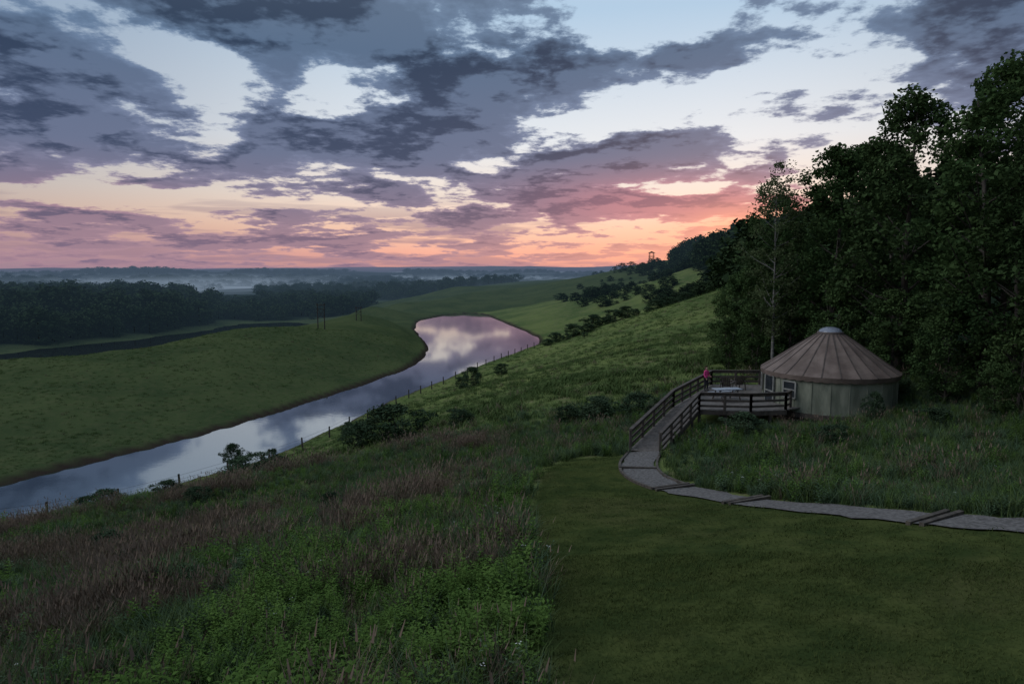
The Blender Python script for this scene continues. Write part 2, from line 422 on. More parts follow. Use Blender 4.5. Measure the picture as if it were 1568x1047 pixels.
def make_tree(name, h, r, base, ncl, per, size, seed, lmat, bmat, trunk_r=.22, clr=.85, shape=1.0, limbs=26, stems=1, sides=7):
    g = np.random.default_rng(seed); rd = random.Random(seed)
    C = crown_centers(h, r, base, ncl, g, shape)
    rad = clr * (.6 + .7 * g.random(ncl))
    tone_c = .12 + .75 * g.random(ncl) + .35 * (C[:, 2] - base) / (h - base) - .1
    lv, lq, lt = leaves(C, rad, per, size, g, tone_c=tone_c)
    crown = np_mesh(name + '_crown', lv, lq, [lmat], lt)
    mb = MB()
    for s_ in range(stems):
        bend = (rd.uniform(-.06, .06) * h, rd.uniform(-.06, .06) * h)
        o = (0, 0) if stems == 1 else (rd.uniform(-.25, .25), rd.uniform(-.25, .25))
        tp = []
        for k in range(8):
            f = k / 7
            tp.append(Vector((o[0] + bend[0] * f * f * (1 if stems == 1 else 2.5) + rd.uniform(-.12, .12) * (stems == 1), o[1] + bend[1] * f * f * (1 if stems == 1 else 2.5), -.4 + (h * .93 + .4) * f)))
        mb.tube(tp, [trunk_r * (1.25 if k == 0 else 1) * (1 - .9 * k / 7) for k in range(8)], sides)
        idx = g.choice(ncl, min(limbs, ncl), replace=False)
        for i in idx:
            c = Vector(C[i]); zs = max(base * .7, c.z - (math.hypot(c.x, c.y)) * rd.uniform(.5, .9))
            f = min(max((zs + .4) / (h * .93 + .4), .02), .97) * 7; k = int(f)
            st = tp[k].lerp(tp[min(k + 1, 7)], f - k)
            mid = st.lerp(c, .5) + Vector((0, 0, -.05 * (c - st).length))
            rr0 = trunk_r * (1 - .9 * f / 7) * .5
            mb.tube([st, mid, c], [rr0, rr0 * .55, rr0 * .15 + .008], 5)
    return mb.mesh(name + '_trunk', [bmat], True), crown

def place(kind, data, x, y, s=1.0, rot=0.0, sink=0.0, sz=None):
    e = empty(kind, (x, y, H(x, y) - sink)); e.rotation_euler = (0, 0, rot); e.scale = (s, s, sz or s)
    a = bpy.data.objects.new('trunk', data[0]); b = bpy.data.objects.new('crown', data[1])
    for o in (a, b): COL.objects.link(o); o.parent = e
    return e

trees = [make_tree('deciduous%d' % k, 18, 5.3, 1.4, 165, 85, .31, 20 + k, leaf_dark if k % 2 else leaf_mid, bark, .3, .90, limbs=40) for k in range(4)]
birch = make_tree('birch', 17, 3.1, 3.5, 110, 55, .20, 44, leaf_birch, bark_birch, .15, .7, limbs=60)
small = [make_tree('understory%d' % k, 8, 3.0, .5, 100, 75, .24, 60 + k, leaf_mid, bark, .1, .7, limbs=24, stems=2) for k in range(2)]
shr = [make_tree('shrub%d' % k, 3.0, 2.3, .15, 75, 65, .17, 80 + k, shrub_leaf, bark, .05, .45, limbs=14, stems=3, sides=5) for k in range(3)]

place('birch_tree', birch, 21.0, 54.5, 1.0, .4)
for i, (x, y, h) in enumerate([(25, 53.5, 17.0), (27.5, 48, 19), (28.6, 41, 18.5), (30.4, 34.5, 18.5), (32, 27.5, 18), (34.5, 48, 20), (36, 38, 20), (23.8, 61, 14.5),
                  (29.5, 59, 17.5), (25, 69, 10), (34, 20, 17.5), (32, 11, 18), (24.5, 2, 17), (25, -8, 18), (14, -11, 18), (37, 67, 17), (32, 76, 11), (44, 28, 19), (-3, -13, 17), (-17, -9, 17), (-27, 3, 17), (-31, 14, 16), (-25, -6, 17), (28.0, 37.5, 13)]):  # those behind and beside the camera are unseen, added to shade the foreground corners
    place('deciduous_tree', trees[i % 4], x, y, h / 18, i * 1.7, .1)
for i, (x, y, h) in enumerate([(20.6, 57.5, 6), (23, 64, 9), (21, 67, 6), (26, 46.5, 6), (26.0, 40.5, 5.5), (27.2, 36, 5), (28.8, 31, 5), (29.5, 26, 4.5), (24, 50.5, 7), (22.8, 56, 8), (30.5, 22, 4.5), (25.5, 77, 8), (19.6, 61.5, 4.5), (25.3, 35.2, 3), (27, 28.5, 3)]):
    place('understory_tree', small[i % 2], x, y, h / 8, i * 2.1, .1)

for i, (x, y, w, h) in enumerate([(-11.5, 65, 8.5, 3.6), (-15.5, 68, 5, 2.6), (-20.5, 84, 2.4, 2), (-6.5, 110, 4.6, 3.2), (-8.5, 113, 3, 2), (-2, 130, 3.6, 2.2), (6.5, 51, 4.5, 1.9), (9.2, 49, 4, 1.7), (4.4, 53, 3, 1.3),
        (-33, 79, 3.6, 2.9), (-29, 81, 1.8, 1.5), (-24, 61, 6, 1.7), (-21, 60, 3, 1.5), (-20, 42, 2.4, 1.3), (-32, 52, 4, 1.5), (-36, 56, 3, 1.3), (-18, 79, 2, 1.3), (-5, 64, 3.4, 1.6), (-26, 50, 3, 1.2), (-14, 24, 1.6, .8), (-9.5, 17, 1.3, .8), (-17, 21, 1.6, .8), (-13, 14.5, 1.2, .7), (-19, 31, 2.2, 1.0), (-9, 33, 1.6, .9),
        (9, 172, 4, 1.8), (11.5, 177, 6, 2.6), (14, 175, 3, 1.6), (16.5, 181, 7.5, 3.4), (20, 179, 5, 2.2), (22, 184, 8, 3.8), (26, 183, 4, 2.2), (28, 187, 8, 3.6), (31, 185, 7, 3.2), (34.5, 190, 3.6, 2), (41, 194, 8, 3.2), (44, 197, 6, 3.6), (47, 201, 8, 3.0), (53, 208, 7, 3.4), (18, 168, 2.4, 1.2), (37, 186, 3, 1.4), (26, 196, 5, 2.4), (13, 37.4, 3, 1.3), (22.5, 35.6, 2.6, 1.1), (16.3, 34.0, 2.4, 1.0), (20.8, 38.6, 1.4, 1.7)]):
    place('shrub', shr[i % 3], x, y, w / 4.6, i * 1.3, .05, sz=h / 3.0)

# distant tree meshes (joined) for instanced forests
def far_tree(name, h, r, ncl, per, size, seed, mat):
    g = np.random.default_rng(seed)
    C = crown_centers(h, r, 0.0, ncl, g, 1.0, 5)
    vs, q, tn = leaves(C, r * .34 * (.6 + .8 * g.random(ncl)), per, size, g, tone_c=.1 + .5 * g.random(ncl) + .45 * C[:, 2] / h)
    tr = .012 * h; k = len(vs)
    tv = np.array([(-tr, 0, -1), (tr, 0, -1), (tr * .3, 0, h * .8), (-tr * .3, 0, h * .8), (0, -tr, -1), (0, tr, -1), (0, tr * .3, h * .8), (0, -tr * .3, h * .8)])
    vs = np.r_[vs, tv]; q = np.r_[q, [[k, k + 1, k + 2, k + 3], [k + 4, k + 5, k + 6, k + 7]]]; tn = np.r_[tn, np.zeros(8)]
    mi = np.r_[np.zeros(len(q) - 2), [1, 1]]
    return bpy.data.objects.new(name, np_mesh(name, vs, q, [mat, bark], tn, mi))
def mkcol(name, objs):
    c = bpy.data.collections.new(name)
    for o in objs: c.objects.link(o)
    return c
far_col = mkcol('far_tree_kinds', [far_tree('far_tree_%d' % k, 13, 6.2, 40, 18, 1.3, 100 + k, leaf_far) for k in range(4)])

def scatter(name, P3, rot, scl, idx, coll):
    n = len(P3)
    me = bpy.data.meshes.new(name); me.vertices.add(n)
    me.vertices.foreach_set('co', np.asarray(P3, np.float32).ravel())
    a = me.attributes.new('rot', 'FLOAT_VECTOR', 'POINT'); a.data.foreach_set('vector', np.asarray(rot, np.float32).ravel())
    a = me.attributes.new('scl', 'FLOAT_VECTOR', 'POINT'); a.data.foreach_set('vector', np.asarray(scl, np.float32).ravel())
    a = me.attributes.new('idx', 'INT', 'POINT'); a.data.foreach_set('value', np.asarray(idx, np.int32))
    o = bpy.data.objects.new(name, me); COL.objects.link(o)
    ng = bpy.data.node_groups.new(name + '_scatter', 'GeometryNodeTree')
    ng.interface.new_socket(name='Geometry', in_out='INPUT', socket_type='NodeSocketGeometry')
    ng.interface.new_socket(name='Geometry', in_out='OUTPUT', socket_type='NodeSocketGeometry')
    N = ng.nodes; L = ng.links
    gi = N.new('NodeGroupInput'); go = N.new('NodeGroupOutput'); ip = N.new('GeometryNodeInstanceOnPoints')
    ci = N.new('GeometryNodeCollectionInfo'); ci.inputs[0].default_value = coll; ci.inputs['Separate Children'].default_value = True; ci.inputs['Reset Children'].default_value = True
    def na_(nm, typ):
        k = N.new('GeometryNodeInputNamedAttribute'); k.data_type = typ; k.inputs['Name'].default_value = nm
        return [s for s in k.outputs if s.enabled and s.name == 'Attribute'][0]
    L.new(gi.outputs[0], ip.inputs['Points']); L.new(ci.outputs[0], ip.inputs['Instance'])
    ip.inputs['Pick Instance'].default_value = True
    L.new(na_('idx', 'INT'), ip.inputs['Instance Index']); L.new(na_('rot', 'FLOAT_VECTOR'), ip.inputs['Rotation']); L.new(na_('scl', 'FLOAT_VECTOR'), ip.inputs['Scale'])
    L.new(ip.outputs[0], go.inputs[0])
    md = o.modifiers.new('scatter', 'NODES'); md.node_group = ng
    return o

def forest(name, poly, n, smin, smax, seed, wide=1.0, clump=0.0):
    g = np.random.default_rng(seed); poly = np.array(poly, float)
    lo = poly.min(0); hi = poly.max(0); pts = []
    while sum(len(a) for a in pts) < n:
        q = lo + (hi - lo) * g.random((n * 2, 2)); q = q[sdf(poly, q[:, 0], q[:, 1]) < 0]; pts.append(q)
    q = np.concatenate(pts)[:n]
    z = height(q[:, 0], q[:, 1])
    ok = (z > -13.3) & (fbm(q[:, 0] / 260, q[:, 1] / 260, 3, 27) > clump); q = q[ok]; z = z[ok]; n = len(q)
    s = (smin + (smax - smin) * g.random(n)) * (.55 + .9 * fbm(q[:, 0] / 45, q[:, 1] / 45, 2, 9))
    scatter(name, np.c_[q, z - .8], np.c_[np.zeros(n), np.zeros(n), g.random(n) * 6.28], np.c_[s * wide * (.95 + .5 * g.random(n)), s * wide * (.95 + .5 * g.random(n)), s], g.integers(0, 4, n), far_col)
forest('distant_forest', FP1, 2100, .8, 1.5, 1)
forest('distant_forest', FP3, 420, .35, 1.0, 6, 1.15)
forest('distant_forest', FP2, 2400, .45, 1.0, 2, 1.2, .34)
forest('hillside_woods', [(36, 96), (50, 158), (66, 216), (86, 300), (98, 420), (116, 500), (240, 560), (260, 200), (120, 80), (60, 60)], 1500, .45, 1.1, 3)
forest('distant_forest', [(100, 900), (300, 900), (700, 1500), (200, 1500)], 500, .5, .9, 4)
forest('distant_forest', [(-1100, 1300), (0, 1300), (350, 1500), (500, 3000), (-2200, 3000)], 4500, .5, 1.0, 5, 2.1, .40)
g = np.random.default_rng(5)
q = np.array([(55 + g.normal() * 14, 345 + g.normal() * 45) for _ in range(60)] + [(40 + g.normal() * 8, 330 + g.normal() * 25) for _ in range(25)] + [(88 + g.normal() * 10, 410 + g.normal() * 50) for _ in range(110)] + [(62 + g.normal() * 5, 240 + g.normal() * 22) for _ in range(70)])
s = .10 + .28 * g.random(len(q)) ** 1.6
scatter('hillside_scrub', np.c_[q, height(q[:, 0], q[:, 1]) - .2], np.c_[np.zeros((len(q), 2)), g.random(len(q)) * 6], np.c_[s * 2.0, s * 2.0, s], g.integers(0, 4, len(q)), far_col)

# ------------------------------------------------------------------ grasses
grass_green = leafmat('grass_green', (.046, .080, .026), (.138, .188, .068), pscale=.35)
grass_blue = leafmat('grass_bluegreen', (.042, .078, .040), (.116, .165, .090), pscale=.35)
grass_red = leafmat('grass_dry_red', (.100, .078, .056), (.225, .165, .125), pscale=.35)
weed_green = leafmat('weed_leaf', (.042, .088, .020), (.130, .210, .050), pscale=.35)
lawn_blade = leafmat('lawn_blade', (.038, .056, .017), (.092, .112, .034), pscale=.25)
petal = solid('white_petal', (.55, .55, .5), (.7, .7, .65), 5, .8, 0)

def tuft(name, n, h, spread, w, lean, mat, seed, head=None, segs=3):
    g = np.random.default_rng(seed); vs = []; qs = []; tn = []; mi = []
    FR = (0, .4, .75, 1.0) if segs == 3 else (0, .55, 1.0); WW = (1, .85, .55, .08) if segs == 3 else (1, .75, .08)
    for i in range(n):
        a = g.random() * 6.283; r0 = spread * g.random() ** .6
        b = np.array([r0 * math.cos(a), r0 * math.sin(a), -.05])
        la = g.random() * 6.283; L = lean * (.3 + g.random()); hh = h * (.45 + .65 * g.random())
        d = np.array([math.cos(la), math.sin(la), 0]); sd = np.array([-d[1], d[0], 0]); ta = g.random() * .6
        sd = sd * math.cos(ta) + d * math.sin(ta)
        k0 = len(vs); tt_ = g.random()
        for k, f in enumerate(FR):
            p_ = b + d * L * hh * f ** 2 + np.array([0, 0, hh * (f - .12 * L * f * f)])
            ww = w * WW[k] / 2
            vs += [p_ - sd * ww, p_ + sd * ww]; tn += [tt_ * (.2 + .8 * f)] * 2
        for k in range(segs):
            qs.append((k0 + 2 * k, k0 + 2 * k + 1, k0 + 2 * k + 3, k0 + 2 * k + 2)); mi.append(0)
        if head and g.random() < head:
            k1 = len(vs); q0 = np.array(vs[-1]); x_ = sd * .014
            vs += [q0 - x_, q0 + x_, q0 + x_ * .3 + d * .05 + np.array([0, 0, .13]), q0 - x_ * .3 + d * .05 + np.array([0, 0, .13])]; tn += [.9] * 4
            qs.append((k1, k1 + 1, k1 + 2, k1 + 3)); mi.append(0)
    return bpy.data.objects.new(name, np_mesh(name, np.array(vs), np.array(qs), [mat], tn, mi))

def weed(name, stems, h, mat, seed, leafn=12, ls=.11, flower=False):
    g = np.random.default_rng(seed); vs = []; qs = []; tn = []; mi = []
    def quad(pts, tone, m_=0):
        k = len(vs); vs.extend(pts); tn.extend([tone] * 4); qs.append((k, k + 1, k + 2, k + 3)); mi.append(m_)
    for s_ in range(stems):
        a = g.random() * 6.283; r0 = .22 * g.random()
        b = np.array([r0 * math.cos(a), r0 * math.sin(a), -.05]); top = b + np.array([g.normal() * .08, g.normal() * .08, h * (.65 + .5 * g.random())])
        sx = np.array([.006, 0, 0])
        quad([b - sx, b + sx, top + sx * .5, top - sx * .5], .2)
        for k in range(leafn):
            f = .15 + .85 * k / leafn; p_ = b + (top - b) * f
            an = k * 2.4 + g.random(); d = np.array([math.cos(an), math.sin(an), .35 + .5 * g.random()]); d /= np.linalg.norm(d)
            sd = np.array([-math.sin(an), math.cos(an), 0]); L = ls * (1.25 - .7 * f) * (.8 + .4 * g.random())
            quad([p_, p_ + d * L * .45 + sd * L * .2, p_ + d * L - np.array([0, 0, L * .3]), p_ + d * L * .45 - sd * L * .2], .3 + .7 * f * g.random())
        if flower and s_ < 2:
            for k in range(6):
                an = g.random() * 6.28; rr_ = .035 * g.random() ** .5; p_ = top + np.array([rr_ * math.cos(an), rr_ * math.sin(an), .02])
                e = .007
                quad([p_ + (-e, -e, 0), p_ + (e, -e, 0), p_ + (e, e, .003), p_ + (-e, e, .003)], 1, 1)
    return bpy.data.objects.new(name, np_mesh(name, np.array(vs), np.array(qs), [mat, petal], tn, mi))

tall_col = mkcol('meadow_kinds', [
    tuft('k0_grass', 44, .62, .24, .013, .55, grass_green, 1), tuft('k1_grass', 40, .55, .28, .014, .8, grass_blue, 2),
    tuft('k2_red', 50, .85, .24, .009, .5, grass_red, 3, .4), tuft('k3_red', 46, .72, .28, .009, .7, grass_red, 4, .4),
    weed('k4_weed', 7, .62, weed_green, 5), weed('k5_weed', 6, .72, weed_green, 6, 16, .13),
    weed('k6_flower', 6, .62, grass_blue, 7, 12, .09, True), weed('k7_weed', 8, .5, grass_blue, 8, 14, .12),
    tuft('k8_far', 22, .55, .40, .030, .7, grass_green, 9, segs=2), tuft('k9_far', 22, .6, .40, .026, .6, grass_red, 10, segs=2)])
lawn_col = mkcol('lawn_kinds', [tuft('l%d' % k, 60, .07, .26, .008, .9, lawn_blade, 30 + k, segs=2) for k in range(3)])

def wedge(n, r0, r1, a0, a1, g):
    r = np.sqrt(r0 ** 2 + (r1 ** 2 - r0 ** 2) * g.random(n)); a = np.radians(a0 + (a1 - a0) * g.random(n))
    return r * np.sin(a), r * np.cos(a)
def pathdist(X, Y):
    pp = np.array(PATH); dm = np.full(len(X), 99.)
    for i in range(len(pp) - 1):
        a_ = pp[i]; e_ = pp[i + 1] - a_; tt = np.clip(((X - a_[0]) * e_[0] + (Y - a_[1]) * e_[1]) / (e_ @ e_), 0, 1)
        dm = np.minimum(dm, np.hypot(X - a_[0] - tt * e_[0], Y - a_[1] - tt * e_[1]))
    return dm
g = np.random.default_rng(77)
sets = [wedge(10000, 6, 26, -48, 50, g), wedge(13500, 26, 55, -42, 42, g), wedge(10000, 55, 110, -39, 32, g), wedge(7000, 110, 210, -38, 20, g)]
sizes = [1.0, 1.05, 1.2, 1.3]
X = np.concatenate([s[0] for s in sets]); Y = np.concatenate([s[1] for s in sets]); S = np.concatenate([np.full(len(s[0]), z) for s, z in zip(sets, sizes)])
Z, SD = height(X, Y, True)
ok = (SD > 2.2) & (sdf(LAWN, X, Y) > .15) & (Z > 0) & (pathdist(X, Y) > 1.0) & (sdf(DECK, X, Y) > .1)
ok &= np.hypot(X - YC[0], Y - YC[1]) > 4.4
ok &= sdf([(6.0, 35), (7.7, 34), (11.4, 40.7), (9.9, 41.6)], X, Y) > .15
west = below_river(X, Y)
X, Y, Z, S, SD, west = X[ok], Y[ok], Z[ok], S[ok], SD[ok], west[ok]
n = len(X); R_ = np.hypot(X, Y)
red = fbm(X / 5, Y / 5, 3, 21); redw = sst(X, 1, -4) * sst(Y, 72, 52) * sst(R_, 9, 17)
isred = (g.random(n) < .72 * sst(red, .44, .58) * redw + .04)
lush = sst(-X, 8, 5) * sst(X, 1, 0) * sst(Y, 28, 24)
isweed = (g.random(n) < .22 + .5 * sst(fbm(X / 4, Y / 4, 2, 31), .45, .6) * np.maximum(lush, .45)) & ~isred
idx = np.where(isred, g.integers(2, 4, n), np.where(isweed, g.choice([4, 5, 7, 7], n), g.integers(0, 2, n)))
idx = np.where(isweed & (lush > .4), g.integers(4, 6, n), idx)
idx = np.where((g.random(n) < .006) & (Y < 30), 6, idx)
idx = np.where(R_ > 60, np.where(isred, 9, 8), idx)
hv = .38 + 1.1 * fbm(X / 2.6, Y / 2.6, 3, 41)
sc = S * hv * (.70 + .6 * g.random(n))
sc = np.where(west, sc * .45, sc)
sc = np.where((~west) & (R_ > 75), sc * .65, sc)
sc = np.where(SD < 8, sc * .7, sc)
sxy = np.where(R_ > 55, 1.7, 1.15) * sc
tilt = (g.random((n, 2)) - .5) * .35
scatter('meadow_grass', np.c_[X, Y, Z], np.c_[tilt, g.random(n) * 6.283], np.c_[sxy, sxy, sc], idx, tall_col)
x1, y1 = wedge(6000, 7, 16, -5, 56, g); x2, y2 = wedge(6000, 16, 38, -3, 48, g)
X = np.r_[x1, x2]; Y = np.r_[y1, y2]; ok = (sdf(LAWN, X, Y) < .05) & (pathdist(X, Y) > .9)
X, Y = X[ok], Y[ok]; n = len(X)
s = .7 + .6 * g.random(n) + .5 * (fbm(X / 2, Y / 2, 2, 5) - .5); s2 = s * np.where(np.hypot(X, Y) > 16, 1.6, 1.2)
scatter('lawn_grass', np.c_[X, Y, height(X, Y)], np.c_[np.zeros((n, 2)), g.random(n) * 6.283], np.c_[s2, s2, s], g.integers(0, 3, n), lawn_col)

# ------------------------------------------------------------------ path
gravel = solid('gravel', (.075, .068, .062), (.185, .170, .158), 9.0, .95, .7, detail=10)
timber = solid('timber', (.05, .04, .032), (.11, .09, .07), 5.0, .85, .4)
root = empty('gravel_path')
pc = np.array(PATH, float)
for _ in range(2):
    q = [pc[0]]
    for i in range(len(pc) - 1): q += [pc[i] * .75 + pc[i + 1] * .25, pc[i] * .25 + pc[i + 1] * .75]
    q.append(pc[-1]); pc = np.array(q)
tan = np.gradient(pc, axis=0); tan /= np.linalg.norm(tan, axis=1)[:, None]; sd_ = np.stack([tan[:, 1], -tan[:, 0]], 1)
mb = MB(); vs = []; fs = []
K = 9
for i in range(len(pc)):
    wl_, wr_ = .80 + .30 * (rng.random() - .5), .80 + .30 * (rng.random() - .5)
    for k in range(K):
        f = -wl_ + (wl_ + wr_) * k / (K - 1)
        p_ = pc[i] + sd_[i] * f; vs.append((p_[0], p_[1], H(p_[0], p_[1]) + .05))
for i in range(len(pc) - 1):
    for k in range(K - 1): fs.append((i * K + k, i * K + k + 1, (i + 1) * K + k + 1, (i + 1) * K + k))
mb.add(vs, fs); mb.obj('gravel_surface', [gravel], root, True)
mb = MB()
for i in range(len(pc) - 1):
    if pc[i][1] > 27.2:
        for sgn in (-.86, .86):
            a_ = pc[i] + sd_[i] * sgn; b_ = pc[i + 1] + sd_[i + 1] * sgn
            mb.beam((a_[0], a_[1], H(*a_) + .03), (b_[0], b_[1], H(*b_) + .03), .11, .16)
for tx, ty in ((5.85, 30.6), (6.3, 27.1), (8.1, 23.1), (10.85, 17.4)):
    i = int(np.argmin(np.hypot(pc[:, 0] - tx, pc[:, 1] - ty)))
    for dd in (0, .34):
        if ty > 30 and dd: continue
        cc = pc[i] + tan[i] * dd
        a_ = cc - sd_[i] * .9; b_ = cc + sd_[i] * .9; z = (H(*a_) + H(*b_)) / 2
        mb.beam((a_[0], a_[1], z + .04), (b_[0], b_[1], z + .04), .12, .18)
mb.obj('timber_steps', [timber], root)

# ------------------------------------------------------------------ deck, ramp
wood = solid('deck_wood', (.055, .042, .035), (.10, .08, .066), 3.0, .8, .3, stretch=(1, 1, .4))
board = solid('deck_boards', (.12, .105, .09), (.20, .175, .155), 4.0, .8, .3)
ZD = 15.62
root = empty('deck_with_ramp')
mb = MB()
DP = DECK
def clipx(yv):
    xs = []
    for i in range(len(DP)):
        (ax, ay), (bx, by) = DP[i], DP[(i + 1) % len(DP)]
        if (ay > yv) != (by > yv): xs.append(ax + (yv - ay) * (bx - ax) / (by - ay))
    return sorted(xs)
yv = 40.3
while yv < 49.75:
    xs = clipx(yv)
    if len(xs) >= 2: mb.beam((xs[0], yv, ZD - .02), (xs[-1], yv, ZD - .02), .135, .04)
    yv += .145
mb.obj('deck_floor', [board], root)
mb = MB()
for i in (1, 2, 5):
    a_ = DP[i]; b_ = DP[(i + 1) % len(DP)]
    mb.beam((*a_, ZD - .17), (*b_, ZD - .17), .05, .26)
mb.beam((*DP[6], ZD - .17), (*DP[0], ZD - .17), .05, .26)
for (x, y) in [(10.1, 41.6), (11.4, 40.85), (12.9, 40.6), (14.3, 40.4), (15.6, 40.6), (12.4, 45.6), (14.8, 49.6), (13.5, 43.5), (16, 43.2), (11.3, 43.6)]:
    mb.beam((x, y, H(x, y) - .3), (x, y, ZD - .05), .16, .16, up=(0, 1, 0))
mb.obj('deck_frame', [wood], root)
dv = Vector((.5, .866, 0)); sv = Vector((.866, -.5, 0))
zr0 = H(6.9, 34.8) + .08
def ramp_pt(tt, side): 
    p_ = Vector((6.2, 35.0, 0)) + dv * tt + sv * side
    p_.z = zr0 + (ZD - .002 - zr0) * min(tt / 7.5, 1); return p_
mb = MB(); tt = 0.0
while tt < 7.4:
    mb.beam(ramp_pt(tt, 0) + Vector((0, 0, -.02)), ramp_pt(tt, 1.6) + Vector((0, 0, -.02)), .135, .04); tt += .145
mb.obj('ramp_floor', [board], root)
mb = MB()
for sd in (0, 1.6):
    mb.beam(ramp_pt(0, sd) - Vector((0, 0, .17)), ramp_pt(7.45, sd) - Vector((0, 0, .17)), .05, .24)
    for tt in (2, 4, 6):
        q = ramp_pt(tt, sd); mb.beam((q.x, q.y, H(q.x, q.y) - .3), q - Vector((0, 0, .06)), .12, .12, up=(0, 1, 0))
mb.obj('ramp_frame', [wood], root)
def railing(pts, step=1.75):
    mb = MB()
    for a_, b_ in zip(pts[:-1], pts[1:]):
        a_ = Vector(a_); b_ = Vector(b_); L = (b_ - a_).length; k = max(1, round(L / step))
        for i in range(k + 1):
            p_ = a_.lerp(b_, i / k); mb.beam(p_ - Vector((0, 0, .25)), p_ + Vector((0, 0, 1.03)), .13, .13, up=(0, 1, 0))
        for hz, hh, ww in ((1.055, .05, .19), (.93, .16, .05), (.58, .14, .05), (.24, .14, .05)):
            mb.beam(a_ + Vector((0, 0, hz)), b_ + Vector((0, 0, hz)), ww, hh)
    return mb
left_line = [ramp_pt(0, 0), ramp_pt(7.5, 0), Vector((14.7, 49.75, ZD))]
railing(left_line + [Vector((18.2, 49.65, ZD))]).obj('railing_left', [wood], root)
railing([ramp_pt(0, 1.6), ramp_pt(7.45, 1.6), Vector((14.3, 40.25, ZD)), Vector((16.55, 40.65, ZD)), Vector((17.1, 41.3, ZD))]).obj('railing_right', [wood], root)

# ------------------------------------------------------------------ yurt
canvas = solid('canvas_wall', (.135, .148, .108), (.265, .272, .205), .9, .85, .25, stretch=(1.6, 1.6, .45))
roofm = solid('canvas_roof', (.125, .090, .073), (.205, .155, .128), .9, .8, .2)
seam = solid('roof_seam', (.065, .048, .04), (.10, .078, .065), 2, .8, .1)
glass = solid('dark_glass', (.02, .025, .03), (.03, .035, .04), 2, .15, 0)
trim = solid('window_trim', (.20, .20, .18), (.28, .28, .25), 3, .7, .1)
domem = solid('acrylic_dome', (.18, .20, .24), (.26, .28, .33), 2, .12, 0)
YZ = 15.3
root = empty('yurt', (YC[0], YC[1], YZ)); root.rotation_euler = (0, 0, 0)
RY = 4.0
mb = MB(); N = 144; vs = []
zl = [0, .5, 1.1, 1.7, 2.25]
for z in zl:
    for k in range(N):
        th = 2 * math.pi * k / N
        r_ = RY - .035 * (math.cos(th * 24) * .5 + .5) * math.sin(math.pi * min(z / 2.25, 1)) + .01 * math.sin(th * 7 + z)
        vs.append((r_ * math.cos(th), r_ * math.sin(th), z))
mb.add(vs, [(i * N + k, i * N + (k + 1) % N, (i + 1) * N + (k + 1) % N, (i + 1) * N + k) for i in range(len(zl) - 1) for k in range(N)])
mb.obj('wall', [canvas], root, True)
mb = MB()
for k in range(24):
    th = 2 * math.pi * (k + .5) / 24
    mb.beam(((RY + .012) * math.cos(th), (RY + .012) * math.sin(th), .02), ((RY + .012) * math.cos(th), (RY + .012) * math.sin(th), 2.1), .03, .05, up=(math.cos(th), math.sin(th), 0))
mb.obj('wall_seams', [canvas], root)
mb = MB(); vs = []
for k in range(288):
    th = 2 * math.pi * k / 288
    drop = .26 + .06 * abs(math.sin(th * 24))
    r0 = RY + .17
    vs += [((r0 + .02) * math.cos(th), (r0 + .02) * math.sin(th), 2.30), ((r0 - .04) * math.cos(th), (r0 - .04) * math.sin(th), 2.30 - drop)]
mb.add(vs, [(2 * k, 2 * k + 1, (2 * k + 3) % 576, (2 * k + 2) % 576) for k in range(288)])
mb.obj('valance', [roofm], root, True)
prof = [(RY + .19, 2.29), (3.3, 2.88), (2.5, 3.46), (1.7, 4.02), (1.0, 4.50), (.72, 4.68)]
mb = MB(); vs = []
for j, (r_, z) in enumerate(prof):
    for k in range(144):
        th = 2 * math.pi * k / 144
        zz = z - .07 * (.5 - .5 * math.cos(th * 24)) * (r_ / RY)
        vs.append((r_ * math.cos(th), r_ * math.sin(th), zz))
mb.add(vs, [(i * 144 + k, i * 144 + (k + 1) % 144, (i + 1) * 144 + (k + 1) % 144, (i + 1) * 144 + k) for i in range(len(prof) - 1) for k in range(144)])
mb.obj('roof', [roofm], root, True)
mb = MB()
for k in range(24):
    th = 2 * math.pi * k / 24
    for (r1, z1), (r2, z2) in zip(prof[:-1], prof[1:]):
        mb.beam((r1 * math.cos(th), r1 * math.sin(th), z1 + .012), (r2 * math.cos(th), r2 * math.sin(th), z2 + .012), .07, .03)
mb.obj('roof_seams', [seam], root)
mb = MB(); mb.lathe([(.80, 4.62), (.80, 4.74), (.72, 4.76)], 36, 0); mb.obj('skylight_ring', [seam], root, True)
mb = MB(); mb.lathe([(.72, 4.755), (.66, 4.86), (.5, 4.97), (.28, 5.04), (.01, 5.06)], 36, 0); mb.obj('skylight_dome', [domem], root, True)
def panel(th, w, z0, z1, name, door=False):
    c_ = Vector((math.cos(th), math.sin(th), 0)); s_ = Vector((-math.sin(th), math.cos(th), 0))
    mb = MB(); r_ = RY + .03
    mb.beam(c_ * r_ - s_ * w / 2 + Vector((0, 0, (z0 + z1) / 2)), c_ * r_ + s_ * w / 2 + Vector((0, 0, (z0 + z1) / 2)), .05, z1 - z0, 0)
    r2 = r_ + .03
    for sg in (-1, 1): mb.beam(c_ * r2 + s_ * sg * w / 2 + Vector((0, 0, z0)), c_ * r2 + s_ * sg * w / 2 + Vector((0, 0, z1)), .09, .09, 1, up=c_)
    for z in (z0, z1) + (((z0 + z1) / 2,) if not door else (z0 + .95,)): mb.beam(c_ * r2 - s_ * w / 2 + Vector((0, 0, z)), c_ * r2 + s_ * w / 2 + Vector((0, 0, z)), .07, .08, 1)
    mb.obj(name, [glass, trim], root)
panel(R(188), 1.0, .05, 2.0, 'door', True)
for k, a_ in enumerate((213, 162, 120, 60, 350)): panel(R(a_), .85, .85, 1.85, 'window_%d' % (k + 1))
